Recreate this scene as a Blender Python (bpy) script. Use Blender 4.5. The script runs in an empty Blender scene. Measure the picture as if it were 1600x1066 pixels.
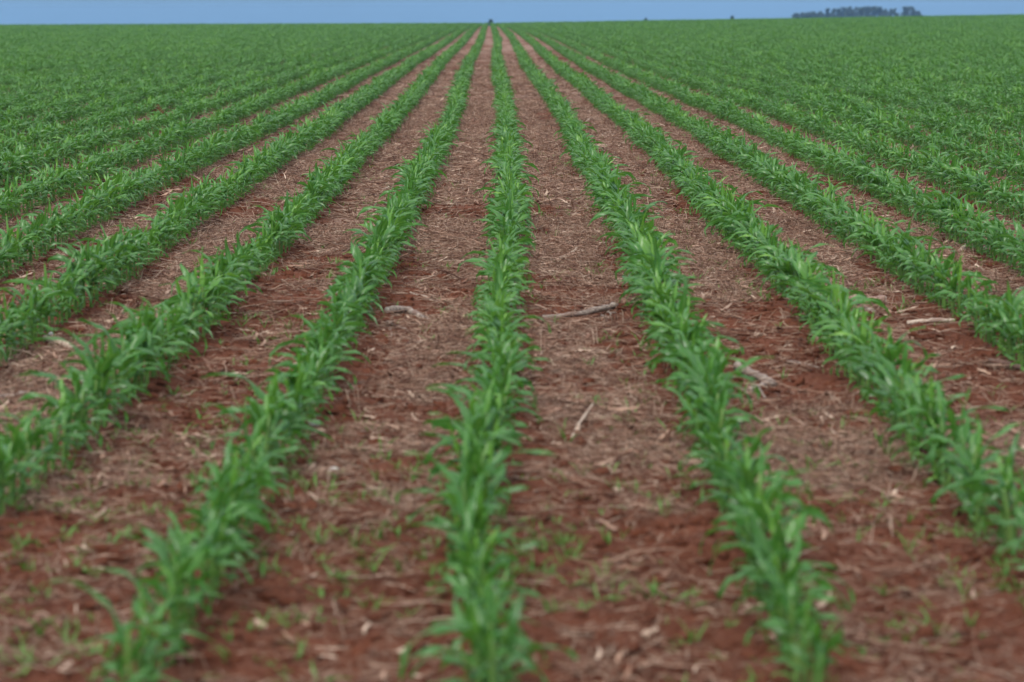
import bpy, math, random
import numpy as np
from mathutils import Matrix, Vector, Euler

R = math.radians
rng = np.random.default_rng(11)
random.seed(11)
SC = bpy.context.scene
COL = SC.collection

# ------------------------------------------------------------------ camera
CAM_H = 1.79
FPX, PW, PH = 3332.0, 1600.0, 1066.0          # focal length in photo pixels
PITCH, YAW, ROLL = R(8.85), R(-0.41), R(-0.20)
camd = bpy.data.cameras.new("camera")
cam = bpy.data.objects.new("camera", camd)
COL.objects.link(cam)
camd.sensor_width = 36.0
camd.lens = FPX / PW * 36.0
camd.clip_start = 0.1
camd.clip_end = 6000.0
camd.dof.use_dof = True
camd.dof.focus_distance = 20.0
camd.dof.aperture_fstop = 2.5
CAM_R = Matrix.Rotation(YAW, 4, 'Z') @ Matrix.Rotation(R(90) - PITCH, 4, 'X') @ Matrix.Rotation(ROLL, 4, 'Z')
cam.matrix_world = Matrix.Translation((0, 0, CAM_H)) @ CAM_R
SC.camera = cam

# ------------------------------------------------------------------ world, sun, exposure
SUN_EL, SUN_AZ = R(58), R(215)
world = bpy.data.worlds.new("World")
SC.world = world
world.use_nodes = True
wn, wl = world.node_tree.nodes, world.node_tree.links
wn.clear()
sky = wn.new("ShaderNodeTexSky")
sky.sky_type = 'NISHITA'
sky.sun_disc = False
sky.sun_elevation = SUN_EL
sky.sun_rotation = SUN_AZ
sky.air_density = 1.0
sky.dust_density = 0.3
sky.ozone_density = 3.0
tc = wn.new("ShaderNodeTexCoord")
sep = wn.new("ShaderNodeSeparateXYZ")
wl.new(tc.outputs["Generated"], sep.inputs[0])
# the low bank of blue-grey rain cloud the photograph looks into, and pale overcast above
ramp = wn.new("ShaderNodeValToRGB")
ramp.color_ramp.elements[0].position = 0.5
ramp.color_ramp.elements[0].color = (0.78, 1.90, 3.4, 1)
ramp.color_ramp.elements[1].position = 0.80
ramp.color_ramp.elements[1].color = (8.6, 9.2, 10.0, 1)
e = ramp.color_ramp.elements.new(0.515)
e.color = (0.70, 1.65, 3.1, 1)
e = ramp.color_ramp.elements.new(0.60)
e.color = (2.9, 4.1, 5.9, 1)
mp = wn.new("ShaderNodeMapRange")
mp.inputs["From Min"].default_value = -1
mp.inputs["From Max"].default_value = 1
wl.new(sep.outputs["Z"], mp.inputs["Value"])
nz = wn.new("ShaderNodeTexNoise")
nz.inputs["Scale"].default_value = 3.0
nz.inputs["Detail"].default_value = 4.0
wl.new(tc.outputs["Generated"], nz.inputs["Vector"])
nm = wn.new("ShaderNodeMapRange")
nm.inputs["From Min"].default_value = 0.3
nm.inputs["From Max"].default_value = 0.7
nm.inputs["To Min"].default_value = 0.90
nm.inputs["To Max"].default_value = 1.10
wl.new(nz.outputs["Fac"], nm.inputs["Value"])
wl.new(mp.outputs["Result"], ramp.inputs["Fac"])
mul = wn.new("ShaderNodeVectorMath")
mul.operation = 'SCALE'
wl.new(ramp.outputs["Color"], mul.inputs[0])
wl.new(nm.outputs["Result"], mul.inputs["Scale"])
mix = wn.new("ShaderNodeMix")
mix.data_type = 'RGBA'
mix.inputs["Factor"].default_value = 0.9
wl.new(sky.outputs["Color"], mix.inputs["A"])
wl.new(mul.outputs["Vector"], mix.inputs["B"])
bg = wn.new("ShaderNodeBackground")
bg.inputs["Strength"].default_value = 0.10
wl.new(mix.outputs["Result"], bg.inputs["Color"])
wo = wn.new("ShaderNodeOutputWorld")
wl.new(bg.outputs[0], wo.inputs["Surface"])

sund = bpy.data.lights.new("sun", 'SUN')
sund.energy = 1.5
sund.angle = R(11)
sund.color = (1.0, 0.96, 0.90)
sun = bpy.data.objects.new("sun", sund)
COL.objects.link(sun)
_sd = Vector((math.sin(SUN_AZ) * math.cos(SUN_EL), math.cos(SUN_AZ) * math.cos(SUN_EL), math.sin(SUN_EL)))
sun.rotation_euler = _sd.to_track_quat('Z', 'Y').to_euler()
sun.location = (0, -20, 60)

SC.view_settings.view_transform = 'Standard'
SC.view_settings.look = 'None'
SC.view_settings.exposure = 0.72
SC.view_settings.gamma = 1.0
SC.cycles.use_denoising = True
SC.cycles.max_bounces = 6
SC.cycles.volume_bounces = 0

# ------------------------------------------------------------------ helpers
def tag(o, label, cat, group=None, kind=None):
    if label: o["label"] = label
    if cat: o["category"] = cat
    if group: o["group"] = group
    if kind: o["kind"] = kind
    return o

def empty(name, loc, rz=0.0, sc=1.0):
    o = bpy.data.objects.new(name, None)
    COL.objects.link(o)
    o.location = loc
    o.rotation_euler = (0, 0, rz)
    o.scale = (sc, sc, sc)
    o.empty_display_size = 0.1
    return o

class MB:
    """collects vertices, faces and two float attributes, builds ONE mesh"""
    def __init__(self):
        self.v, self.f, self.a, self.b, self.n = [], [], [], [], 0
    def add(self, v, f, a=None, b=None):
        v = np.asarray(v, float)
        self.v.append(v)
        self.f += [tuple(int(i) + self.n for i in q) for q in f]
        self.a.append(np.full(len(v), 0.5) if a is None else np.broadcast_to(np.asarray(a, float), (len(v),)))
        self.b.append(np.full(len(v), 0.5) if b is None else np.broadcast_to(np.asarray(b, float), (len(v),)))
        self.n += len(v)
    def mesh(self, name, mat, smooth=True):
        me = bpy.data.meshes.new(name)
        me.from_pydata(np.concatenate(self.v).tolist(), [], self.f)
        for nme, d in (("rib", self.a), ("var", self.b)):
            at = me.attributes.new(nme, 'FLOAT', 'POINT')
            at.data.foreach_set("value", np.concatenate(d).astype(np.float32))
        if mat: me.materials.append(mat)
        if smooth: me.polygons.foreach_set("use_smooth", [True] * len(me.polygons))
        me.update()
        return me
    def obj(self, name, mat, parent=None, smooth=True):
        o = bpy.data.objects.new(name, self.mesh(name, mat, smooth))
        COL.objects.link(o)
        if parent: o.parent = parent
        return o

def hash2(i, j, seed):
    with np.errstate(over='ignore'):
        h = (i.astype(np.int64) * 374761393 + j.astype(np.int64) * 668265263 + seed * 974634777) & 0xffffffff
        h = ((h ^ (h >> 13)) * 1274126177) & 0xffffffff
        h = (h ^ (h >> 16)) & 0xffffff
    return h / float(0xffffff)

def vnoise(x, y, seed=0):
    x = np.asarray(x, float); y = np.asarray(y, float)
    xi, yi = np.floor(x), np.floor(y)
    fx, fy = x - xi, y - yi
    fx = fx * fx * (3 - 2 * fx); fy = fy * fy * (3 - 2 * fy)
    a = hash2(xi, yi, seed); b = hash2(xi + 1, yi, seed)
    c = hash2(xi, yi + 1, seed); d = hash2(xi + 1, yi + 1, seed)
    return (a * (1 - fx) + b * fx) * (1 - fy) + (c * (1 - fx) + d * fx) * fy

def sstep(a, b, x):
    t = np.clip((np.asarray(x, float) - a) / (b - a), 0, 1)
    return t * t * (3 - 2 * t)

# ------------------------------------------------------------------ the lie of the land
S = 0.86                                       # row spacing
_wy = [-20, 5, 8, 9.3, 12, 14.5, 20, 27, 34, 48, 63, 85, 110, 160, 250, 335, 600]
_wx = [-.05, -.045, -.04, .015, .05, .09, .115, .16, .18, .12, .04, .06, .10, -.05, -.3, -.55, -1.2]
def drift(Y):                                  # how far the drill wandered
    Y = np.asarray(Y, float)
    g = np.linspace(-0.08, 0.08, 9)
    s = 0
    for t in g: s = s + np.interp(Y * (1 + t), _wy, _wx)
    return s / len(g)

def macro(X, Y):
    X = np.asarray(X, float); Y = np.asarray(Y, float)
    c = 1.5e-5
    q = np.clip(Y - 100, 0, None)
    z = -np.where(q < 350, c * q * q, c * 350 * 350 + 2 * c * 350 * (q - 350))
    z = z + 0.0125 * np.clip(X, 0, 140) * sstep(80, 300, Y) * (1 - 0.6 * sstep(500, 1200, Y))
    z = z - 0.02 * np.clip(np.abs(X) - 300, 0, None) * 0.3
    return z

def rowphase(X, Y):                            # 0 on a row, 0.5 between rows
    t = (X - drift(Y)) / S
    return np.abs(t - np.round(t))

def ht(X, Y):
    X = np.asarray(X, float); Y = np.asarray(Y, float)
    z = macro(X, Y)
    near = 1 - sstep(30, 90, Y)
    z = z + (vnoise(X / .9, Y / .9, 1) - .5) * .035 * near
    z = z + (vnoise(X / .33, Y / .33, 2) - .5) * .035 * near
    z = z + (vnoise(X / .12, Y / .12, 3) - .5) * .030 * (1 - sstep(14, 40, Y))
    fine = 1 - sstep(9, 18, Y)
    z = z + (vnoise(X / .05, Y / .05, 4) - .5) * .017 * fine
    z = z + 0.012 * np.cos(rowphase(X, Y) * 2 * np.pi) * near
    return z

def litter(X, Y):                              # how much straw lies here, 0..1
    n = vnoise(X / 1.1 + 7, Y / 1.7, 21) * .5 + vnoise(X / .42, Y / .5, 22) * .3 + vnoise(X / .17, Y / .2, 23) * .2
    bias = np.interp(Y, [4, 6.5, 9, 13, 18, 40, 80], [-.20, -.14, -.10, -.03, .09, .17, .10])
    bias = bias - .12 * (1 - sstep(.05, .32, rowphase(X, Y))) * (1 - sstep(60, 100, Y))
    return np.clip((n + bias - .41) / .19, 0, 1)

def at(px, py, z=0.0):
    """the point of the ground that photo pixel (px, py) shows"""
    d = CAM_R.to_3x3() @ Vector(((px - PW / 2) / FPX, -(py - PH / 2) / FPX, -1))
    t = (z - CAM_H) / d.z
    return d.x * t, d.y * t

def toward(px, py, dist):
    """a world point in the direction of a photo pixel, dist metres down the field"""
    d = CAM_R.to_3x3() @ Vector(((px - PW / 2) / FPX, -(py - PH / 2) / FPX, -1))
    t = dist / d.y
    return d.x * t, dist, CAM_H + d.z * t

def topix(X, Y, Z):
    v = CAM_R.to_3x3().transposed() @ Vector((X, Y, Z - CAM_H))
    return PW / 2 - v.x / v.z * FPX, PH / 2 + v.y / v.z * FPX

# ------------------------------------------------------------------ materials
def new_mat(name):
    m = bpy.data.materials.new(name)
    m.use_nodes = True
    m.node_tree.nodes.clear()
    return m, m.node_tree.nodes, m.node_tree.links

def nd(n, t, **kw):
    x = n.new(t)
    for k, v in kw.items():
        if k in x.inputs: x.inputs[k].default_value = v
        else: setattr(x, k, v)
    return x

def mixc(n, l, fac, a, b):
    x = n.new("ShaderNodeMix"); x.data_type = 'RGBA'
    for s, v in (("Factor", fac), ("A", a), ("B", b)):
        if hasattr(v, "links"): l.new(v, x.inputs[s])
        else: x.inputs[s].default_value = v if s == "Factor" else (*v, 1)
    return x.outputs["Result"]

def mrange(n, l, v, a, b, c, d):
    x = n.new("ShaderNodeMapRange")
    for k, w in zip(("From Min", "From Max", "To Min", "To Max"), (a, b, c, d)): x.inputs[k].default_value = w
    l.new(v, x.inputs["Value"])
    return x.outputs["Result"]

def attr(n, name):
    x = n.new("ShaderNodeAttribute"); x.attribute_name = name
    return x.outputs["Fac"]

def leaf_mat(name, dark, mid, pale, rib, transl, rough):
    m, n, l = new_mat(name)
    oi = n.new("ShaderNodeObjectInfo")
    var = attr(n, "var")
    ad = n.new("ShaderNodeMath"); ad.operation = 'MULTIPLY_ADD'
    l.new(oi.outputs["Random"], ad.inputs[0]); ad.inputs[1].default_value = .35
    l.new(mrange(n, l, var, 0, 1, 0, .65), ad.inputs[2])
    c = mixc(n, l, ad.outputs[0], dark, mid)
    c = mixc(n, l, mrange(n, l, ad.outputs[0], .70, 1, 0, 1), c, pale)
    ge = n.new("ShaderNodeNewGeometry")
    no = nd(n, "ShaderNodeTexNoise", Scale=9.0, Detail=3.0)
    l.new(ge.outputs["Position"], no.inputs["Vector"])
    c = mixc(n, l, mrange(n, l, no.outputs["Fac"], .35, .7, 0, .35), c, mid)
    c = mixc(n, l, mrange(n, l, attr(n, "rib"), .55, 1, 0, .75), c, rib)
    p = nd(n, "ShaderNodeBsdfPrincipled", Roughness=rough)
    p.inputs["Specular IOR Level"].default_value = .52
    l.new(c, p.inputs["Base Color"])
    t = n.new("ShaderNodeBsdfTranslucent")
    l.new(mixc(n, l, .55, (0.14, 0.31, 0.018), c), t.inputs["Color"])
    ms = n.new("ShaderNodeMixShader"); ms.inputs[0].default_value = transl
    l.new(p.outputs[0], ms.inputs[1]); l.new(t.outputs[0], ms.inputs[2])
    o = n.new("ShaderNodeOutputMaterial"); l.new(ms.outputs[0], o.inputs[0])
    return m

M_LEAF = leaf_mat("corn leaf", (.027, .108, .021), (.084, .268, .034), (.22, .44, .045), (.19, .35, .10), .38, .36)
M_STALK = leaf_mat("corn stalk", (.09, .20, .035), (.15, .28, .055), (.22, .31, .08), (.16, .24, .07), .15, .5)
M_WEED = leaf_mat("weed leaf", (.07, .18, .02), (.12, .27, .03), (.18, .32, .04), (.12, .22, .05), .35, .5)
M_CROWN = leaf_mat("tree leaves", (.010, .028, .010), (.020, .045, .016), (.035, .06, .02), (.03, .05, .02), .1, .6)

def straw_mat(name, cols):
    m, n, l = new_mat(name)
    oi = n.new("ShaderNodeObjectInfo")
    ad = n.new("ShaderNodeMath"); ad.operation = 'ADD'
    l.new(oi.outputs["Random"], ad.inputs[0]); l.new(attr(n, "var"), ad.inputs[1])
    fr = n.new("ShaderNodeMath"); fr.operation = 'FRACT'; l.new(ad.outputs[0], fr.inputs[0])
    r = n.new("ShaderNodeValToRGB")
    r.color_ramp.elements[0].color = (*cols[0], 1)
    r.color_ramp.elements[1].color = (*cols[-1], 1)
    for i, c in enumerate(cols[1:-1]):
        q = r.color_ramp.elements.new((i + 1) / (len(cols) - 1)); q.color = (*c, 1)
    l.new(fr.outputs[0], r.inputs[0])
    p = nd(n, "ShaderNodeBsdfPrincipled", Roughness=.75)
    p.inputs["Specular IOR Level"].default_value = .25
    l.new(r.outputs[0], p.inputs["Base Color"])
    o = n.new("ShaderNodeOutputMaterial"); l.new(p.outputs[0], o.inputs[0])
    return m

M_STRAW = straw_mat("straw", [(.055, .020, .012), (.235, .118, .074), (.41, .255, .175), (.115, .046, .027), (.54, .39, .285), (.18, .084, .051), (.07, .028, .017)])
M_HUSK = straw_mat("dry husk", [(.34, .22, .15), (.50, .38, .28), (.26, .14, .09), (.42, .30, .21)])

def soil_mat(name, clod=False):
    m, n, l = new_mat(name)
    ge = n.new("ShaderNodeNewGeometry")
    n1 = nd(n, "ShaderNodeTexNoise", Scale=1.6, Detail=6.0, Roughness=.6)
    n2 = nd(n, "ShaderNodeTexNoise", Scale=26.0, Detail=6.0, Roughness=.65)
    n3 = nd(n, "ShaderNodeTexNoise", Scale=140.0, Detail=4.0)
    for x in (n1, n2, n3): l.new(ge.outputs["Position"], x.inputs["Vector"])
    c = mixc(n, l, mrange(n, l, n1.outputs["Fac"], .35, .68, 0, 1), (.088, .027, .013), (.170, .055, .028))
    c = mixc(n, l, mrange(n, l, n2.outputs["Fac"], .45, .75, 0, .8), c, (.215, .085, .051))
    c = mixc(n, l, mrange(n, l, n3.outputs["Fac"], .30, .48, .6, 0), c, (.035, .012, .008))
    if not clod:
        # chaff trodden into the soil: short pale fibres lying every way
        li = attr(n, "litter")
        best = None
        for i, rot in enumerate((0.15, 1.25, 2.3)):
            mpn = n.new("ShaderNodeMapping")
            mpn.inputs["Rotation"].default_value = (0, 0, rot)
            mpn.inputs["Scale"].default_value = (9, 95, 40)
            mpn.inputs["Location"].default_value = (i * 3.7, i * 1.3, 0)
            l.new(ge.outputs["Position"], mpn.inputs["Vector"])
            f = nd(n, "ShaderNodeTexNoise", Scale=1.0, Detail=2.0, Distortion=.6)
            l.new(mpn.outputs[0], f.inputs["Vector"])
            if best is None: best = f.outputs["Fac"]
            else:
                mx = n.new("ShaderNodeMath"); mx.operation = 'MAXIMUM'
                l.new(best, mx.inputs[0]); l.new(f.outputs["Fac"], mx.inputs[1]); best = mx.outputs[0]
        th = n.new("ShaderNodeMath"); th.operation = 'MULTIPLY_ADD'
        l.new(li, th.inputs[0]); th.inputs[1].default_value = .22; l.new(best, th.inputs[2])
        fib = mrange(n, l, th.outputs[0], .67, .80, 0, .95)
        n4 = nd(n, "ShaderNodeTexNoise", Scale=60.0, Detail=3.0)
        l.new(ge.outputs["Position"], n4.inputs["Vector"])
        sc = mixc(n, l, mrange(n, l, n4.outputs["Fac"], .35, .65, 0, 1), (.17, .095, .068), (.43, .29, .225))
        c = mixc(n, l, fib, c, sc)
    p = nd(n, "ShaderNodeBsdfPrincipled", Roughness=.95)
    p.inputs["Specular IOR Level"].default_value = .12
    l.new(c, p.inputs["Base Color"])
    b = nd(n, "ShaderNodeBump", Strength=1.0, Distance=.03)
    ad = n.new("ShaderNodeMath"); ad.operation = 'ADD'
    l.new(n2.outputs["Fac"], ad.inputs[0]); l.new(mrange(n, l, n3.outputs["Fac"], 0, 1, 0, .35), ad.inputs[1])
    l.new(ad.outputs[0], b.inputs["Height"])
    l.new(b.outputs[0], p.inputs["Normal"])
    o = n.new("ShaderNodeOutputMaterial"); l.new(p.outputs[0], o.inputs[0])
    return m

M_SOIL = soil_mat("red soil")
M_CLOD = soil_mat("soil clod", True)

def wood_mat(name, dark, light, scale=18.0):
    m, n, l = new_mat(name)
    tx = n.new("ShaderNodeTexCoord")
    mpn = n.new("ShaderNodeMapping"); mpn.inputs["Scale"].default_value = (1, 6, 6)
    l.new(tx.outputs["Object"], mpn.inputs[0])
    a = nd(n, "ShaderNodeTexNoise", Scale=scale, Detail=5.0, Roughness=.65)
    b = nd(n, "ShaderNodeTexNoise", Scale=9.0, Detail=3.0)
    l.new(mpn.outputs[0], a.inputs["Vector"]); l.new(tx.outputs["Object"], b.inputs["Vector"])
    c = mixc(n, l, mrange(n, l, a.outputs["Fac"], .38, .62, 0, 1), dark, light)
    c = mixc(n, l, mrange(n, l, b.outputs["Fac"], .52, .68, 0, .55), c, (.14, .055, .035))
    p = nd(n, "ShaderNodeBsdfPrincipled", Roughness=.85)
    l.new(c, p.inputs["Base Color"])
    bu = nd(n, "ShaderNodeBump", Strength=.7, Distance=.004)
    l.new(a.outputs["Fac"], bu.inputs["Height"]); l.new(bu.outputs[0], p.inputs["Normal"])
    o = n.new("ShaderNodeOutputMaterial"); l.new(p.outputs[0], o.inputs[0])
    return m

M_GREYWOOD = wood_mat("weathered grey wood", (.10, .07, .055), (.40, .31, .25))
M_PALEWOOD = wood_mat("pale peeled wood", (.34, .24, .17), (.62, .50, .40))
M_DARKWOOD = wood_mat("dark rotten wood", (.05, .03, .022), (.18, .11, .08))
M_BARK = wood_mat("reddish bark", (.10, .05, .035), (.48, .31, .24))
M_CUT = wood_mat("sawn wood end", (.50, .40, .32), (.75, .66, .56), 40)
M_STONE = wood_mat("pale stone", (.42, .38, .34), (.66, .62, .57), 12)
M_TRUNK = wood_mat("tree bark", (.04, .03, .025), (.10, .08, .06))

# ------------------------------------------------------------------ ground: one sheet to the horizon
def make_field():
    ys = [-150, -60, -20, -6, 0, 2, 3.2]
    y = 4.0
    while y < 15: ys.append(y); y += .021
    while y < 2600:
        ys.append(y); y += max(.03, (y - 12) * .0085)
    ys.append(2600.0)
    ys = np.array(ys)
    u = np.linspace(-1, 1, 521)
    inner = np.clip(.30 * np.abs(ys) + .7, 2.0, None)
    cols = np.concatenate([[-1500, -700, -300][::1], np.zeros(len(u)), [300, 700, 1500]])
    nx = len(u) + 6
    X = np.zeros((len(ys), nx)); Y = np.repeat(ys[:, None], nx, 1)
    for i, w in enumerate(inner):
        w = min(w, 800)
        X[i, 3:-3] = u * w
        for q, fct in ((0, 1.0), (1, .45), (2, .15)):
            X[i, q] = -(w + (1500 - w) * fct); X[i, -1 - q] = w + (1500 - w) * fct
    Z = ht(X, Y)
    L = litter(X, Y)
    v = np.stack([X, Y, Z], -1).reshape(-1, 3)
    ny = len(ys)
    idx = np.arange(ny * nx).reshape(ny, nx)
    q = np.stack([idx[:-1, :-1], idx[:-1, 1:], idx[1:, 1:], idx[1:, :-1]], -1).reshape(-1, 4)
    me = bpy.data.meshes.new("field_ground")
    me.vertices.add(len(v)); me.vertices.foreach_set("co", v.ravel())
    me.loops.add(q.size); me.loops.foreach_set("vertex_index", q.ravel().astype(np.int32))
    me.polygons.add(len(q))
    me.polygons.foreach_set("loop_start", np.arange(0, q.size, 4, dtype=np.int32))
    me.polygons.foreach_set("loop_total", np.full(len(q), 4, dtype=np.int32))
    me.polygons.foreach_set("use_smooth", np.ones(len(q), dtype=bool))
    a = me.attributes.new("litter", 'FLOAT', 'POINT')
    a.data.foreach_set("value", L.ravel().astype(np.float32))
    me.materials.append(M_SOIL)
    me.update(); me.validate()
    o = bpy.data.objects.new("field_ground", me)
    COL.objects.link(o)
    o["kind"] = "structure"
    o["label"] = "red soil of the field littered with straw between the crop rows"
make_field()

# ------------------------------------------------------------------ scattering for stuff (one object each)
def scatter(name, kinds, pts, rot, scl, idx, label, cat):
    coll = bpy.data.collections.new(name + " kinds")
    for i, me in enumerate(kinds):
        coll.objects.link(bpy.data.objects.new("%s kind %03d" % (name, i), me))
    me = bpy.data.meshes.new(name)
    me.vertices.add(len(pts)); me.vertices.foreach_set("co", np.asarray(pts, np.float32).ravel())
    for nme, ty, key, d in (("rot", 'FLOAT_VECTOR', "vector", rot), ("scl", 'FLOAT', "value", scl), ("pick", 'INT', "value", idx)):
        a = me.attributes.new(nme, ty, 'POINT')
        a.data.foreach_set(key, np.asarray(d, np.int32 if ty == 'INT' else np.float32).ravel())
    me.update()
    o = bpy.data.objects.new(name, me)
    COL.objects.link(o)
    ng = bpy.data.node_groups.new(name, 'GeometryNodeTree')
    ng.interface.new_socket("Geometry", in_out='INPUT', socket_type='NodeSocketGeometry')
    ng.interface.new_socket("Geometry", in_out='OUTPUT', socket_type='NodeSocketGeometry')
    n, l = ng.nodes, ng.links
    gi, go = n.new("NodeGroupInput"), n.new("NodeGroupOutput")
    ci = n.new("GeometryNodeCollectionInfo")
    ci.inputs["Collection"].default_value = coll
    ci.inputs["Separate Children"].default_value = True
    ci.inputs["Reset Children"].default_value = True
    ip = n.new("GeometryNodeInstanceOnPoints")
    ip.inputs["Pick Instance"].default_value = True
    def na(nme, ty):
        x = n.new("GeometryNodeInputNamedAttribute"); x.data_type = ty
        x.inputs["Name"].default_value = nme
        return x.outputs["Attribute"]
    er = n.new("FunctionNodeEulerToRotation")
    l.new(na("rot", 'FLOAT_VECTOR'), er.inputs[0])
    l.new(gi.outputs[0], ip.inputs["Points"])
    l.new(ci.outputs[0], ip.inputs["Instance"])
    l.new(na("pick", 'INT'), ip.inputs["Instance Index"])
    l.new(er.outputs[0], ip.inputs["Rotation"])
    l.new(na("scl", 'FLOAT'), ip.inputs["Scale"])
    l.new(ip.outputs[0], go.inputs[0])
    md = o.modifiers.new("scatter", 'NODES'); md.node_group = ng
    return tag(o, label, cat, kind="stuff")

# ------------------------------------------------------------------ corn plants
def leaf(mb, rnd, base, az, L, W, e0, bend, nseg=10, nac=4, var=None, twist=0.0, wave=1.0, off=0.0):
    """one arching strap leaf, V-folded along its midrib with a wavy edge"""
    s = np.linspace(0, 1, nseg + 1)
    ang = e0 - bend * s ** 1.35
    ds = L / nseg
    r = np.concatenate([[0], np.cumsum(np.cos((ang[:-1] + ang[1:]) / 2) * ds)]) + off
    z = np.concatenate([[0], np.cumsum(np.sin((ang[:-1] + ang[1:]) / 2) * ds)])
    a = az + twist * s ** 1.5
    w = .5 * W * np.minimum(1, .42 + 2.2 * s) * (1 - s ** 2.6)
    w[-1] = .0006
    t = np.linspace(-1, 1, nac + 1)
    ca, sa = np.cos(a), np.sin(a)
    roll = twist * 1.3 * s
    fold = (.55 - .35 * s)
    ph = rnd.uniform(0, 6.28)
    V, rib = [], []
    for i in range(nseg + 1):
        tang = np.array([ca[i] * math.cos(ang[i]), sa[i] * math.cos(ang[i]), math.sin(ang[i])])
        side = np.array([-sa[i], ca[i], 0.0])
        nrm = np.cross(tang, side)
        side2 = side * math.cos(roll[i]) + nrm * math.sin(roll[i])
        nrm2 = -side * math.sin(roll[i]) + nrm * math.cos(roll[i])
        c = np.array([base[0] + ca[i] * r[i], base[1] + sa[i] * r[i], base[2] + z[i]])
        for tt in t:
            wv = wave * .16 * W * math.sin(s[i] * 15 + ph + (2.1 if tt > 0 else 0)) * tt * tt
            V.append(c + side2 * (tt * w[i]) - nrm2 * (-abs(tt) * w[i] * fold[i] + wv) * -1)
            rib.append(1 - abs(tt))
    F = []
    m = nac + 1
    for i in range(nseg):
        for j in range(nac):
            F.append((i * m + j, i * m + j + 1, (i + 1) * m + j + 1, (i + 1) * m + j))
    rib = np.array(rib) ** 3
    mb.add(V, F, rib, rnd.uniform(0, 1) if var is None else var)

def tube(mb, pts, rad, sides=8, var=.5, jit=0.0, rnd=None, cap=True):
    pts = np.asarray(pts, float); n = len(pts)
    V, F = [], []
    for i in range(n):
        d = pts[min(i + 1, n - 1)] - pts[max(i - 1, 0)]
        d = d / (np.linalg.norm(d) + 1e-9)
        up = np.array([0, 0, 1.0]) if abs(d[2]) < .9 else np.array([1.0, 0, 0])
        a = np.cross(d, up); a /= np.linalg.norm(a); b = np.cross(d, a)
        for k in range(sides):
            q = 2 * math.pi * k / sides
            rr = rad[i] * (1 + (rnd.uniform(-jit, jit) if jit else 0))
            V.append(pts[i] + (a * math.cos(q) + b * math.sin(q)) * rr)
    for i in range(n - 1):
        for k in range(sides):
            k2 = (k + 1) % sides
            F.append((i * sides + k, i * sides + k2, (i + 1) * sides + k2, (i + 1) * sides + k))
    if cap:
        F.append(tuple(range(sides))[::-1]); F.append(tuple((n - 1) * sides + k for k in range(sides)))
    mb.add(V, F, .5, var)

def plant_spec(rnd, size=1.0):
    """leaves of one young plant: (height on stalk, azimuth, length, width, rise, bend, twist)"""
    n = rnd.choice([5, 6, 6, 7, 7])
    az0 = rnd.gauss(0, .8) + (math.pi if rnd.random() < .5 else 0)
    out = []
    for i in range(n):
        t = i / (n - 1)
        az = az0 + math.pi * (i % 2) + rnd.gauss(0, .65)
        L = np.interp(t, [0, .3, .6, .85, 1], [.095, .18, .235, .21, .135]) * rnd.uniform(.7, 1.22) * (1.3 if rnd.random() < .09 else 1) * size
        W = np.interp(t, [0, .3, .6, .85, 1], [.014, .027, .036, .032, .018]) * rnd.uniform(.85, 1.2) * size
        e0 = np.interp(t, [0, .4, .75, 1], [.60, .95, 1.22, 1.50]) + rnd.gauss(0, .2)
        bend = np.interp(t, [0, .4, .75, 1], [1.5, 2.35, 2.15, .7]) * rnd.uniform(.6, 1.3)
        z = np.interp(t, [0, .2, 1], [.03, .085, .205]) * size
        var = float(np.clip(np.interp(t, [0, .2, .8, 1], [.75, .25, .45, .92]) + rnd.gauss(0, .2), 0, 1))
        out.append((z, az, L, W, e0, bend, rnd.gauss(0, 1.0), var))
    return out

def stalk_mesh(mb, rnd, size=1.0, sides=8):
    lx, ly = rnd.gauss(0, .008), rnd.gauss(0, .008)
    zs = np.array([-.025, .0, .025, .08, .14, .20, .225]) * size
    pts = [(lx * z / .1, ly * z / .1, z) for z in zs]
    tube(mb, pts, np.array([.007, .008, .0075, .008, .0075, .0065, .002]) * size, sides, rnd.uniform(.2, .9))
    return lx, ly

def plant_into(mb, mbs, rnd, x, y, size, nseg, nac, rz):
    lx, ly = 0, 0
    if mbs is not None:
        zs = np.array([-.02, .10, .21]) * size
        tube(mbs, [(x, y, z) for z in zs], np.array([.007, .007, .004]) * size, 5, rnd.uniform(.2, .9), cap=False)
    for (z, az, L, W, e0, bend, tw, var) in plant_spec(rnd, size):
        leaf(mb, rnd, (x, y, z), az + rz, L, W, e0, bend, nseg, nac, var, tw, 1.0)

# -- individuals: prototypes, then copies
def make_plant(seed):
    rnd = random.Random(seed)
    root = empty("corn_plant", (0, 0, 0))
    mb = MB(); lx, ly = stalk_mesh(mb, rnd)
    mb.obj("stalk", M_STALK, root)
    for (z, az, L, W, e0, bend, tw, var) in plant_spec(rnd):
        m = MB()
        leaf(m, rnd, (lx * z / .1, ly * z / .1, z), az, L, W, e0, bend, 12, 4, var, tw, 1.3)
        m.obj("leaf", M_LEAF, root)
    return root

def copy_tree(o):
    c = o.copy(); COL.objects.link(c)
    for ch in o.children:
        d = ch.copy(); COL.objects.link(d); d.parent = c
    return c

PLANT_STEP = .063
Y0 = 4.95
def row_x(k, Y): return k * S + (-.02 if k == 1 else 0) * float(1 - sstep(8, 16, Y)) + float(drift(Y)) + (float(vnoise(Y / 2.3, k * 5.1, 61)) - .5) * .08

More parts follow.
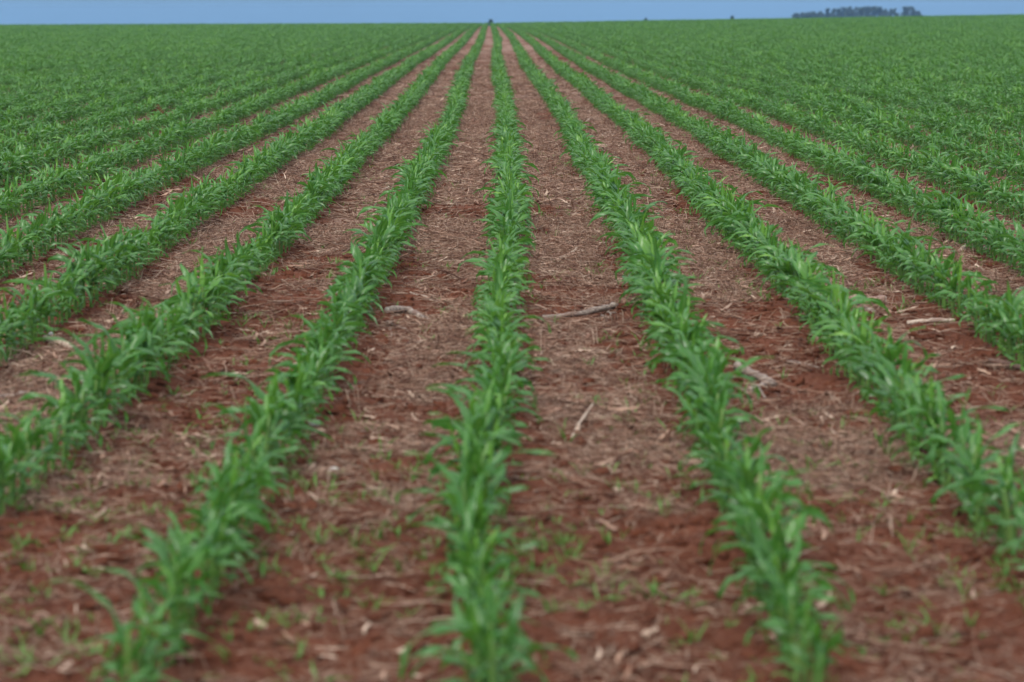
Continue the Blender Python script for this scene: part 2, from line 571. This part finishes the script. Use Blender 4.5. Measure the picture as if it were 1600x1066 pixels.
cands = []
for k in range(-6, 7):
    rr = random.Random(900 + k)
    y = Y0 + rr.random() * .05
    while y < 12:
        x = row_x(k, y) + rr.gauss(0, .012)
        size = (.74 + .46 * float(vnoise(y / .55, k * 3.3, 62))) * rr.uniform(.78, 1.16)
        zt = float(ht(x, y))
        px, py = topix(x, y, zt + .20 * size)
        if -45 < px < 1645 and py < 1066 and rr.random() > .08:
            cands.append((y, k, x, zt, size))
        y += PLANT_STEP * rr.uniform(.6, 1.45)
cands.sort()
picked = cands[:300]
Y_END = picked[-1][0] + .02

# landmarks a plant's label can count from: (words, row gap side, Y)  gap g lies between rows g and g+1
ORD = ["", "first", "second", "third", "fourth", "fifth", "sixth", "seventh", "eighth", "ninth", "tenth", "eleventh",
       "twelfth", "thirteenth", "fourteenth", "fifteenth", "sixteenth", "seventeenth", "eighteenth", "nineteenth", "twentieth"]
def ordinal(n):
    if n <= 20: return ORD[n]
    t = {2: "twenty", 3: "thirty", 4: "forty", 5: "fifty", 6: "sixty", 7: "seventy"}[n // 10]
    if n % 10 == 0: return t[:-1] + "ieth"
    return t + "-" + ORD[n % 10]
ROWN = {0: "the middle row", 1: "the first row right of middle", -1: "the first row left of middle",
        2: "the second row right of middle", -2: "the second row left of middle",
        3: "the third row right of middle", -3: "the third row left of middle"}
LANDMARKS = {}                                  # row -> [(Y, words)]
for words, px, py, rows in (("the pale chip of wood", 418, 988, (-1, 0)),
                            ("the white stone", 492, 662, (-1, 0)),
                            ("the pale stone", 521, 733, (-1, 0)),
                            ("the forked branch", 1180, 592, (1, 2)),
                            ("the long grey stick", 900, 492, (0, 1)),
                            ("the bent grey stick", 640, 490, (-1, 0)),
                            ("the wide grass tuft", 590, 775, (-1, 0)),
                            ("the thin upright shoot", 582, 895, (-1, 0)),
                            ("the thin foreground weed", 875, 870, (0, 1)),
                            ("the tall two-leaved seedling", 1266, 735, (1, 2)),
                            ("the pale leaf scrap", 1395, 545, (2, 3)),
                            ("the left-edge stick", 22, 622, (-2, -3))):
    for r in rows: LANDMARKS.setdefault(r, []).append((at(px, py)[1], words))

protos = [make_plant(100 + i) for i in range(16)]
byrow = {}
for c in picked: byrow.setdefault(c[1], []).append(c)
used = [False] * len(protos)
count = 0
for k, lst in byrow.items():
    lst.sort()
    ys = [c[0] for c in lst]
    for j, (y, kk, x, z, size) in enumerate(lst):
        rr = random.Random(int(y * 1e5) + k)
        w = rr.randrange(len(protos))
        if not used[w]: o = protos[w]; used[w] = True
        else: o = copy_tree(protos[w])
        o.location = (x, y, z)
        o.rotation_euler = (rr.gauss(0, .05), rr.gauss(0, .05), rr.gauss(0, .35) + (math.pi if rr.random() < .5 else 0))
        o.scale = (size, size, size * rr.uniform(.95, 1.1))
        best = (j + 1, ordinal(j + 1) + " from the near end of ")
        for (yl, words) in LANDMARKS.get(k, []):
            nb = sum(1 for q in ys if (yl < q <= y)) if y > yl else sum(1 for q in ys if (y <= q <= yl))
            if 0 < nb < best[0]:
                best = (nb, ordinal(nb) + (" beyond " if y > yl else " before ") + words + " in ")
        look = "tall" if size > 1.06 else ("short" if size < .92 else "green")
        tag(o, "%s corn plant, %s%s" % (look, best[1], ROWN.get(k, "the outer row").replace("the ", "") if len(best[1]) > 34 else ROWN.get(k, "the outer row")), "corn plant", "corn plants nearest the camera")
        count += 1
for p_, u_ in zip(protos, used):
    if not u_:
        for ch in list(p_.children): bpy.data.objects.remove(ch)
        bpy.data.objects.remove(p_)

# -- the rest of the crop: one object
def segment(seed, length, per_m, nseg, nac, stalks=True, size=1.0):
    rnd = random.Random(seed)
    mb = MB()
    mbs = MB() if stalks else None
    n = int(length * per_m)
    for i in range(n):
        y = (i + rnd.uniform(.1, .9)) / n * length - length / 2
        plant_into(mb, mbs, rnd, rnd.gauss(0, .016), y, size * rnd.uniform(.74, 1.18), nseg, nac,
                   math.pi if rnd.random() < .5 else 0)
    me = mb.mesh("crop segment", M_LEAF)
    if stalks:
        # stalks joined into the same mesh with their own material slot
        nv = mb.n
        allmb = MB()
        allmb.v = mb.v + mbs.v; allmb.a = mb.a + mbs.a; allmb.b = mb.b + mbs.b
        allmb.f = mb.f + [tuple(i + nv for i in q) for q in mbs.f]
        allmb.n = mb.n + mbs.n
        me = allmb.mesh("crop segment", M_LEAF)
        me.materials.append(M_STALK)
        mi = np.zeros(len(me.polygons), np.int32); mi[len(mb.f):] = 1
        me.polygons.foreach_set("material_index", mi)
    return me

kinds = [segment(500 + i, .5, 18, 7, 2) for i in range(14)]       # 0..13 near half metres
kinds += [segment(600 + i, 1.0, 22, 5, 2, True, .94) for i in range(10)]      # 14..23 one metre
kinds += [segment(700 + i, 2.0, 20, 4, 2, False, .92) for i in range(8)] # 24..31 two metres, far
P, RT, SCL, IX = [], [], [], []
def lay(k_arr, y, L, pick0, npick):
    X = k_arr * S + drift(y) + (vnoise(np.full(len(k_arr), y / 2.3), k_arr * 5.1, 61) - .5) * .08
    keep = np.abs(X) < .29 * y + 2.5
    X = X[keep]
    if not len(X): return
    m = len(X); Ya = np.full(m, y)
    P.append(np.stack([X, Ya, ht(X, Ya)], -1))
    RT.append(np.stack([np.zeros(m), np.zeros(m), rng.normal(0, .03, m) + np.pi * (rng.random(m) < .5)], -1))
    g = .80 + .38 * vnoise(X / .8, Ya / .9, 63) + .12 * (vnoise(X / 9, Ya / 14, 64) - .5)
    SCL.append(g * rng.uniform(.94, 1.08, m) * np.interp(Ya, [60, 110, 170, 260], [1, 1.03, 1.18, 1.32])); IX.append(pick0 + rng.integers(0, npick, m))
kr = np.arange(-170, 171).astype(float)
y = Y_END + .25
while y < 30: lay(kr, y, .5, 0, 14); y += .5
while y < 75: lay(kr, y + .25, 1., 14, 10); y += 1.
while y < 430: lay(kr, y + .75, 2., 24, 8); y += 2.
P = np.concatenate(P); RT = np.concatenate(RT); SCL = np.concatenate(SCL); IX = np.concatenate(IX)
print("crop segments", len(P), "individual plants", count, "to", Y_END)
scatter("corn_crop", kinds, P, RT, SCL, IX,
        "green rows of young corn filling the field from mid distance to the horizon", "corn crop")

# ------------------------------------------------------------------ straw and chaff on the soil
def straw_piece(mb, rnd, x, y, L, w, var, tilt=0.0):
    n = 4
    az = rnd.uniform(0, 6.28); cur = rnd.gauss(0, .7)
    p = np.array([x, y, rnd.uniform(.001, .012)]); pts = [p]
    for i in range(n):
        az += cur / n + rnd.gauss(0, .1)
        tl = tilt + rnd.gauss(0, .10)
        p = p + np.array([math.cos(az) * math.cos(tl), math.sin(az) * math.cos(tl), math.sin(tl)]) * L / n
        p[2] = max(p[2], .001)
        pts.append(p)
    tube(mb, pts, np.array([.7, 1, 1, .9, .4]) * w / 2, 4, var, cap=False)

def flat_scrap(mb, rnd, x, y, L, W, var):
    leaf(mb, rnd, (x, y, rnd.uniform(.004, .015)), rnd.uniform(0, 6.28), L, W, rnd.uniform(.05, .35), rnd.uniform(.2, .8), 5, 2, var, rnd.gauss(0, .6), 1.0)

straws = []
for i in range(12):
    rnd = random.Random(1300 + i); mb = MB()
    for j in range(15):
        straw_piece(mb, rnd, rnd.gauss(0, .06), rnd.gauss(0, .06), rnd.uniform(.03, .14), rnd.uniform(.0018, .0042), rnd.random(), 0)
    for j in range(2):
        straw_piece(mb, rnd, rnd.gauss(0, .05), rnd.gauss(0, .05), rnd.uniform(.04, .10), rnd.uniform(.002, .004), rnd.random(), rnd.uniform(.2, .7))
    for j in range((0, 1, 0, 2)[i % 4]): flat_scrap(mb, rnd, rnd.gauss(0, .05), rnd.gauss(0, .05), rnd.uniform(.04, .13), rnd.uniform(.007, .020), rnd.random())
    straws.append(mb.mesh("straw tuft", M_STRAW))
for i in range(6):                               # longer stems, and stubble still standing
    rnd = random.Random(1400 + i); mb = MB()
    if i < 4:
        for j in range(2): straw_piece(mb, rnd, rnd.gauss(0, .08), rnd.gauss(0, .08), rnd.uniform(.16, .30), rnd.uniform(.004, .007), rnd.random(), 0)
    else:
        for j in range(4): straw_piece(mb, rnd, rnd.gauss(0, .02), rnd.gauss(0, .02), rnd.uniform(.06, .13), rnd.uniform(.003, .005), rnd.random(), rnd.uniform(.8, 1.4))
    straws.append(mb.mesh("straw stems", M_STRAW))

def wedge(n, y0, y1, pw=2.0, extra=1.0):
    u = rng.random(n)
    Y = (y0 ** pw + u * (y1 ** pw - y0 ** pw)) ** (1 / pw)
    X = rng.uniform(-1, 1, n) * (.265 * Y + extra)
    return X, Y
XS, YS, SS, PK = [], [], [], []
for n, y0, y1, smin, smax in ((16000, 4.6, 9, .65, 1.1), (36000, 9, 18, .8, 1.25), (45000, 18, 42, 1.1, 1.7), (26000, 42, 95, 1.6, 2.4)):
    X, Y = wedge(n, y0, y1)
    li = litter(X, Y)
    keep = rng.random(n) < (1 - .85 * sstep(45, 95, Y)) * (.13 + .87 * li) * np.interp(rowphase(X, Y), [0, .12, .22], [.25, .5, 1])
    X, Y = X[keep], Y[keep]
    XS.append(X); YS.append(Y); SS.append(rng.uniform(smin, smax, len(X)))
    pk = rng.integers(0, 12, len(X)); lg = rng.random(len(X)) < .13
    pk[lg] = rng.integers(12, 18, lg.sum()); PK.append(pk)
XS = np.concatenate(XS); YS = np.concatenate(YS); SS = np.concatenate(SS); PK = np.concatenate(PK)
n = len(XS)
ZS = ht(XS, YS)
scatter("straw_litter", straws, np.stack([XS, YS, ZS], -1),
        np.stack([rng.normal(0, .10, n), rng.normal(0, .10, n), rng.uniform(0, 6.28, n)], -1), SS, PK,
        "broken pale straw and chaff strewn over the red soil between the rows", "straw")

# clods of soil
clods = []
for i in range(8):
    rnd = random.Random(1500 + i)
    import bmesh
    bm = bmesh.new(); bmesh.ops.create_icosphere(bm, subdivisions=2, radius=1.0)
    o3 = [rnd.uniform(0, 50) for _ in range(3)]
    from mathutils import noise as mnoise
    for v in bm.verts:
        d = mnoise.noise(v.co * 1.3 + Vector(o3)) * .55 + mnoise.noise(v.co * 3.1 + Vector(o3)) * .25
        v.co = v.co * (1 + d)
        v.co.z *= .6
    me = bpy.data.meshes.new("clod"); bm.to_mesh(me); bm.free()
    me.materials.append(M_CLOD); me.polygons.foreach_set("use_smooth", [True] * len(me.polygons))
    clods.append(me)
X, Y = wedge(70000, 4.6, 26, 1.4)
keep = rng.random(len(X)) < .25 + .75 * (1 - litter(X, Y))
X, Y = X[keep], Y[keep]; n = len(X)
sz = np.clip(rng.lognormal(math.log(.0072), .65, n), .003, .036)
scatter("soil_clods", clods, np.stack([X, Y, ht(X, Y) + sz * .15], -1),
        np.stack([rng.normal(0, .3, n), rng.normal(0, .3, n), rng.uniform(0, 6.28, n)], -1), sz, rng.integers(0, 8, n),
        "small crumbs and clods of red soil lying loose between the rows", "soil clods")

# ------------------------------------------------------------------ weeds
def weed_mesh(seed, n, hgt, wid, spread):
    rnd = random.Random(seed); mb = MB()
    for j in range(n):
        leaf(mb, rnd, (rnd.gauss(0, .004), rnd.gauss(0, .004), -.004), rnd.uniform(0, 6.28), hgt * rnd.uniform(.6, 1.1),
             wid * rnd.uniform(.7, 1.2), rnd.uniform(1.0, 1.45) - spread, rnd.uniform(.3, 1.2), 5, 2, None, rnd.gauss(0, .4), .3)
    return mb
weeds = [weed_mesh(1600 + i, random.Random(i).choice([3, 4, 5]), .055, .0055, .1 + .25 * (i % 3)).mesh("weed", M_WEED) for i in range(8)]
X, Y = wedge(26000, 4.7, 30, 1.15)
wd = vnoise(X / .8 + 3, Y / 1.1, 41) * .6 + vnoise(X / .3, Y / .4, 42) * .4
keep = (rng.random(len(X)) < np.clip((wd - .42) / .3, 0, 1) * np.interp(Y, [4.7, 8, 12, 30], [1, .8, .45, .35]))
X, Y = X[keep], Y[keep]; n = len(X)
scatter("weed_seedlings", weeds, np.stack([X, Y, ht(X, Y)], -1),
        np.stack([np.zeros(n), np.zeros(n), rng.uniform(0, 6.28, n)], -1), rng.uniform(.5, 1.9, n), rng.integers(0, 8, n),
        "fine pale green weed seedlings coming up through straw and soil", "weeds")

WEEDS = [  # px, py (at the base), blades, height, width, spread, label
    (1266, 735, 2, .17, .016, -.10, "tall two-leaved seedling standing alone right of the row beside the middle"),
    (1213, 690, 4, .08, .010, .1, "small bright seedling beside the tall two-leaved seedling"),
    (590, 775, 9, .10, .009, .35, "wide tuft of bright grass seedlings left of the middle row"),
    (530, 832, 6, .08, .011, .2, "compact bright green weed tuft below the wide grass tuft"),
    (582, 895, 3, .15, .009, .0, "thin upright grass shoot left of the middle row in the foreground"),
    (888, 690, 5, .12, .010, .1, "upright pale weed right of the middle row below the fallen stem"),
    (910, 745, 5, .09, .009, .2, "low bright weed between the middle row and the row right of it"),
    (412, 905, 7, .09, .011, .3, "bright weed tuft at the foot of the row left of middle"),
    (1383, 930, 4, .10, .012, .2, "broad weed seedling at the lower right beyond the nearest plant"),
    (1450, 985, 7, .09, .010, .45, "spreading weed in the lower right corner area"),
    (960, 905, 5, .07, .008, .3, "small weed between the two nearest rows in the right foreground"),
    (875, 870, 3, .11, .008, .05, "thin weed shoot just right of the middle row in the foreground"),
    (60, 975, 10, .07, .010, .5, "low spreading weed patch in the lower left corner"),
    (1340, 845, 3, .10, .008, .1, "thin weed right of the row beside the middle row"),
    (905, 630, 4, .09, .008, .2, "small weed below the long grey stick near the middle row"),
    (1225, 585, 4, .10, .010, .1, "dark green seedling just right of the forked branch"),
]
for i, (px, py, nb, hg, wi, sp, lab) in enumerate(WEEDS):
    x, y = at(px, py)
    mb = weed_mesh(1700 + i, nb, hg, wi, sp)
    o = mb.obj("weed_seedling", M_WEED)
    o.location = (x, y, float(ht(x, y)))
    tag(o, lab, "weed", "weed seedlings between the rows")

# ------------------------------------------------------------------ fallen sticks, chips and stones
def stick(name, pix, r0, r1, mat, label, cat="stick", lift=0.0, branches=(), ends=(False, False), sides=10, endmat=None):
    """a broken stick lying along the ground points that the pixels show"""
    rnd = random.Random(len(label) * 31 + int(pix[0][0]))
    w = [at(*p) for p in pix]
    ox, oy = w[0]; oz = float(ht(ox, oy))
    root = empty(name, (ox, oy, oz))
    def chain(pts, ra, rb):
        P_ = []
        for i in range(len(pts) - 1):
            for t in np.linspace(0, 1, 5)[:-1]:
                P_.append((pts[i][0] * (1 - t) + pts[i + 1][0] * t, pts[i][1] * (1 - t) + pts[i + 1][1] * t))
        P_.append(pts[-1])
        n_ = len(P_); rad = np.linspace(ra, rb, n_) * np.array([rnd.uniform(.86, 1.14) for _ in range(n_)])
        top = max(float(ht(a, b)) for a, b in P_) if n_ else 0
        out = []
        for i, (a, b) in enumerate(P_):
            t = i / (n_ - 1)
            zg = float(ht(P_[0][0], P_[0][1])) * (1 - t) + float(ht(P_[-1][0], P_[-1][1])) * t
            zg = max(zg, float(ht(a, b)) - .4 * rad[i])
            out.append((a - ox + rnd.gauss(0, .12) * rad[i], b - oy + rnd.gauss(0, .12) * rad[i], zg - oz + rad[i] * .85 + lift))
        return out, rad
    pts, rad = chain(w, r0, r1)
    mb = MB(); tube(mb, pts, np.array(rad) * 1.15, sides, .5, .10, rnd)
    mb.obj("stem", mat, root)
    for (bp, ba, bb, bm_) in branches:
        bpts, brad = chain([at(*q) for q in bp], ba, bb)
        m2 = MB(); tube(m2, bpts, brad, 8, .5, .10, rnd)
        m2.obj("branch", bm_ or mat, root)
    for flag, i, s in ((ends[0], 0, -1), (ends[1], -1, 1)):
        if flag:
            a = np.array(pts[i]); b = np.array(pts[1 if i == 0 else -2]); d = (a - b) / np.linalg.norm(a - b)
            m3 = MB(); tube(m3, [a - d * .004, a + d * .003, a + d * .005], [rad[i] * 1.06, rad[i] * 1.04, rad[i] * .9], 10, .5, .06, rnd)
            m3.obj("cut_end", endmat or M_CUT, root)
    tag(root, label, cat, "sticks lying between the rows")
    return root

stick("broken_stick", [(606, 489), (638, 484), (648, 489), (670, 494)], .019, .017, M_GREYWOOD,
      "thick bent grey stick with a white cut end left of the middle row",
      branches=(([(606, 500), (622, 505), (644, 516)], .010, .004, None), ([(608, 503), (612, 524)], .008, .004, None)), ends=(True, False))
stick("thin_stick", [(641, 460), (664, 463), (692, 467)], .008, .004, M_PALEWOOD, "thin pale stick just beyond the bent grey stick")
stick("long_stick", [(848, 494), (880, 494), (915, 491), (945, 486), (962, 483)], .011, .017, M_GREYWOOD,
      "long grey stick lying across the gap right of the middle row",
      branches=(([(940, 488), (952, 494), (958, 501)], .008, .003, None), ([(946, 486), (966, 488), (976, 492)], .006, .002, None),
                ([(950, 485), (955, 490), (948, 500)], .006, .002, None)))
stick("thin_stick", [(850, 496), (868, 503), (884, 508)], .008, .004, M_GREYWOOD, "short grey twig lying under the near end of the long grey stick")
stick("forked_branch", [(1153, 577), (1172, 585), (1190, 592), (1207, 600)], .020, .021, M_GREYWOOD,
      "forked grey branch lying right of the row beside the middle row",
      branches=(([(1200, 596), (1185, 606), (1170, 612)], .017, .013, None), ([(1170, 612), (1150, 606), (1132, 600)], .009, .004, None),
                ([(1186, 607), (1198, 622)], .007, .004, None)))
stick("thick_log", [(1302, 477), (1325, 474), (1350, 476), (1384, 477)], .026, .028, M_BARK,
      "thick reddish log lying between the second and third rows right of middle", ends=(False, True))
stick("short_stick", [(1334, 484), (1352, 488), (1368, 492)], .016, .013, M_GREYWOOD, "short pale stick tucked below the thick reddish log")
stick("thin_stick", [(1418, 504), (1450, 504), (1470, 506), (1490, 510)], .014, .010, M_PALEWOOD, "long pale stick right of the thick reddish log")
stick("pale_stick", [(592, 300), (603, 295), (616, 288)], .016, .014, M_PALEWOOD, "pale stick lying slantwise between rows far up the left side", ends=(True, False))
stick("pale_stick", [(1500, 397), (1510, 388), (1514, 379)], .016, .018, M_PALEWOOD, "pale upright-looking stick near the right edge beyond the third row")
stick("short_stick", [(1528, 391), (1542, 391), (1554, 388)], .018, .014, M_PALEWOOD, "short pale stick beside the pale stick near the right edge")
stick("pale_stick", [(72, 532), (94, 537), (118, 544)], .017, .016, M_PALEWOOD, "short pale stick lying at left beyond the second row", ends=(True, False))
stick("long_stick", [(-14, 627), (20, 622), (46, 616)], .014, .012, M_GREYWOOD, "long grey stick at the left edge of the photo")
stick("curved_twig", [(868, 413), (882, 404), (896, 396), (905, 386)], .010, .007, M_PALEWOOD, "curved pale twig right of the middle row beyond the long grey stick",
      branches=(([(886, 402), (890, 410), (888, 414)], .006, .003, None),))
stick("pale_stick", [(914, 192), (921, 187), (926, 183)], .017, .012, M_PALEWOOD, "pale yellow stick far off right of the row beside the middle")
stick("thin_stick", [(890, 690), (905, 665), (930, 632)], .006, .004, M_PALEWOOD, "thin fallen dry stem right of the middle row below the long stick")
stick("thin_stick", [(1220, 562), (1250, 566), (1280, 572)], .010, .006, M_GREYWOOD, "thin grey stick beyond the forked branch")
stick("dark_stick", [(1545, 573), (1575, 577), (1606, 585)], .015, .011, M_DARKWOOD, "dark rotten stick at the right edge beside the third row")
stick("thin_stick", [(304, 379), (320, 378), (340, 378)], .009, .006, M_PALEWOOD, "thin pale stick between the second and third rows left of middle")
stick("pale_stick", [(1100, 451), (1118, 453), (1132, 452)], .008, .007, M_PALEWOOD, "short pale stick left of the second row right of middle")

def scrap(px, py, L, W, mat, label, seed, name="leaf_scrap", cat="dry leaf"):
    rnd = random.Random(seed); x, y = at(px, py); mb = MB()
    leaf(mb, rnd, (0, 0, .010), rnd.uniform(-.5, .5) + (math.pi if seed % 2 else 0), L, W, .35, .75, 8, 4, .3, rnd.gauss(0, .7), 1.3)
    leaf(mb, rnd, (0, .01, .008), rnd.uniform(-.6, .6) + (math.pi if seed % 2 else 0), L * .7, W * .8, .2, .5, 6, 4, .6, rnd.gauss(0, .7), 1.3)
    o = mb.obj(name, mat); o.location = (x, y, float(ht(x, y)))
    tag(o, label, cat, "dry leaf scraps on the soil")
scrap(1392, 545, .12, .035, M_HUSK, "pale dry leaf scrap between the second and third rows right of middle", 1)
scrap(1450, 572, .10, .040, M_HUSK, "pale curled husk right of the pale dry leaf scrap", 2)
scrap(418, 990, .07, .030, M_HUSK, "pale chip of wood between the two nearest rows at lower left", 3, "wood_chip", "wood chip")
scrap(618, 1012, .06, .024, M_HUSK, "small tan husk at the lower edge left of the middle row", 4)
scrap(840, 690, .09, .02, M_HUSK, "tan leaf scrap against the right foot of the middle row", 5)
scrap(1000, 985, .08, .028, M_HUSK, "tan husk between the middle row and right foreground row", 6)
scrap(40, 780, .10, .03, M_HUSK, "tan husk at the left edge between rows", 7)

def stone(px, py, r, label, seed):
    bm = bmesh.new(); bmesh.ops.create_icosphere(bm, subdivisions=3, radius=r)
    off = Vector((seed * 3.1, seed * 1.7, 0))
    for v in bm.verts:
        v.co *= 1 + .35 * mnoise.noise(v.co / r * .9 + off) + .10 * mnoise.noise(v.co / r * 2.7 + off)
        v.co.z *= .7
    me = bpy.data.meshes.new("stone"); bm.to_mesh(me); bm.free()
    me.materials.append(M_STONE); me.polygons.foreach_set("use_smooth", [True] * len(me.polygons))
    o = bpy.data.objects.new("stone", me); COL.objects.link(o)
    x, y = at(px, py); o.location = (x, y, float(ht(x, y)) + r * .35)
    tag(o, label, "stone", "pale stones on the soil")
stone(492, 666, .026, "white stone beside the row left of the middle row", 1)
stone(521, 737, .020, "pale pinkish stone between rows nearer than the white stone", 2)
stone(80, 526, .016, "small white stone by the short pale stick at left", 3)

# mound of bare soil in the left of the field
def mound(px, py):
    x, y = at(px, py)
    n_ = 24; V, F = [], []
    for i in range(7):
        for j in range(n_):
            q = 2 * math.pi * j / n_; r_ = .20 * i / 6
            nn = float(vnoise(math.cos(q) * 2 + i, math.sin(q) * 2, 71))
            V.append((math.cos(q) * r_ * (1.2 + .3 * nn), math.sin(q) * r_, .22 * (1 - (i / 6) ** 2) * (.75 + .5 * nn) - .04))
    for i in range(6):
        for j in range(n_):
            F.append((i * n_ + j, (i + 1) * n_ + j, (i + 1) * n_ + (j + 1) % n_, i * n_ + (j + 1) % n_))
    mb = MB(); mb.add(V, F); o = mb.obj("soil_mound", M_CLOD)
    o.location = (x, y, float(ht(x, y)))
    tag(o, "bare brown soil mound among the dense rows on the far left", "mound")
mound(241, 182)

# ------------------------------------------------------------------ far trees beyond the crest
def tree(px, ptop, wpx, dist, label, seed, group, lean=0, dens=1.7, low=.0):
    rnd = random.Random(seed)
    X, Yd, Zt = toward(px, ptop, dist)
    zb = float(macro(X, Yd)) - .1
    H = Zt - zb
    Wd = 1.45 * wpx / FPX * dist
    root = empty("tree", (X, Yd, zb))
    mb = MB()
    zs = np.linspace(0, H * .82, 7); bx, by = rnd.gauss(0, .03) * H, rnd.gauss(0, .03) * H
    pts = [(bx * (z / H) ** 2 + rnd.gauss(0, .05), by * (z / H) ** 2, z) for z in zs]
    tube(mb, pts, np.linspace(.028, .008, 7) * H * .6, 7, .5, .08, rnd)
    for q in range(5):
        t = rnd.uniform(.4, .75); a = rnd.uniform(0, 6.28); ln = Wd * .4
        p0 = np.array((bx * t * t, by * t * t, H * t))
        p1 = p0 + np.array((math.cos(a) * ln * .5, math.sin(a) * ln * .5, ln * .35)); p2 = p0 + np.array((math.cos(a) * ln, math.sin(a) * ln, ln * .8))
        tube(mb, [p0, p1, p2], np.array([.012, .008, .003]) * H * .6, 5, .5)
    mb.obj("trunk", M_TRUNK, root)
    cb = MB()
    lobes = []
    for q in range(rnd.randint(13, 17)):
        t = rnd.uniform(low, .95)
        a = rnd.uniform(0, 6.28); rr_ = Wd * .36 * math.sqrt(rnd.random()) * (1 - .45 * abs(t - .55))
        lobes.append((bx * t * t + math.cos(a) * rr_, by * t * t + math.sin(a) * rr_, H * t, Wd * rnd.uniform(.18, .28)))
    lobes += [(bx, by, H * .94, Wd * .13), (bx * .3, by * .3, H * .50, Wd * .30), (bx * .6, by * .6, H * .72, Wd * .26)]
    for (lx, ly, lz, lr) in lobes:
        vv = rnd.random()
        for q in range(int(55 * dens)):
            d = Vector((rnd.gauss(0, 1), rnd.gauss(0, 1), rnd.gauss(0, .8))).normalized() * lr * rnd.random() ** .4
            c = np.array((lx + d.x, ly + d.y, min(lz + d.z, H)))
            u_ = Vector((rnd.gauss(0, 1), rnd.gauss(0, 1), rnd.gauss(0, 1))).normalized()
            v_ = u_.orthogonal().normalized(); s_ = rnd.uniform(.30, .75)
            u_ = np.array(u_) * s_; v_ = np.array(v_) * s_ * .7
            cb.add([c - u_, c + v_, c + u_, c - v_], [(0, 1, 2, 3)], .3, min(1, max(0, vv + rnd.gauss(0, .2))))
    cb.obj("crown", M_CROWN, root, smooth=False)
    tag(root, label, "tree", group)

GROVE = [  # px, top y, width px, where it stands in the grove
    (1243, 21, 13, "leftmost low bushy tree of the distant grove"),
    (1254, 20, 12, "second low bushy tree from the left end of the grove"),
    (1263, 19.5, 12, "low round tree third from the left end of the grove"),
    (1273, 18.5, 12, "low tree fourth from the left end of the grove"),
    (1282, 18, 12, "bushy tree just left of the first tall thin tree of the grove"),
    (1293, 13.5, 8, "tall thin tree rising first above the low left end of the grove"),
    (1303, 13, 8, "second tall thin tree with sky showing round its crown"),
    (1299, 21, 13, "low bush between the two tall thin trees of the grove"),
    (1312, 14, 12, "tall tree at the left end of the dense middle of the grove"),
    (1320, 11.5, 12, "tall tree second from the left in the dense grove middle"),
    (1329, 10.5, 13, "broad tall tree left of the centre of the dense grove"),
    (1338, 11, 12, "tall tree at the centre of the dense grove"),
    (1347, 12, 12, "slightly lower tree just right of the grove centre"),
    (1356, 11, 13, "broad tall tree right of the grove centre"),
    (1366, 10.5, 13, "tall dark tree third from the dense grove's right end"),
    (1376, 11, 12, "tall tree second from the dense grove's right end"),
    (1384, 14, 10, "shorter tree closing the right end of the dense grove"),
    (1392, 13.5, 9, "thin tree right of the dense grove, before the last thin one"),
    (1400, 13, 8, "last thin tree before the gap in the grove"),
    (1416, 11, 14, "large tree on the left of the separate clump past the gap"),
    (1427, 11, 13, "large tree on the right of the separate clump past the gap"),
    (1436, 18, 11, "low tree at the far right foot of the separate clump"),
]
for i, (px, ty, wp, lab) in enumerate(GROVE):
    tree(px, ty, wp, 1500 + (i * 37) % 60, lab, 3000 + i, "trees of the distant grove")
tree(766, 31.5, 4, 1000, "tiny lone tree on the horizon above the middle row", 3101, "lone trees on the horizon", low=.5)
tree(1010, 29.5, 3.6, 1000, "tiny lone tree on the horizon, second of the three lone ones", 3102, "lone trees on the horizon", low=.5)
tree(1146, 26, 3.4, 1000, "small lone tree on the horizon nearest the grove", 3103, "lone trees on the horizon", low=.5)

# ------------------------------------------------------------------ haze
def haze(density):
    m, n, l = new_mat("haze")
    pv = n.new("ShaderNodeVolumePrincipled")
    pv.inputs["Color"].default_value = (.36, .63, 1.0, 1)
    pv.inputs["Density"].default_value = density
    pv.inputs["Anisotropy"].default_value = .2
    o = n.new("ShaderNodeOutputMaterial"); l.new(pv.outputs[0], o.inputs["Volume"])
    x, y0, y1, z0, z1 = 1520, -170, 2605, -48, 7
    v = [(-x, y0, z0), (x, y0, z0), (x, y1, z0), (-x, y1, z0), (-x, y0, z1), (x, y0, z1), (x, y1, z1), (-x, y1, z1)]
    f = [(3, 2, 1, 0), (4, 5, 6, 7), (0, 1, 5, 4), (1, 2, 6, 5), (2, 3, 7, 6), (3, 0, 4, 7)]
    me = bpy.data.meshes.new("haze"); me.from_pydata(v, [], f); me.materials.append(m)
    ob = bpy.data.objects.new("haze", me); COL.objects.link(ob)
    ob["kind"] = "stuff"; ob["label"] = "thin blue air over the field"
haze(.00017)
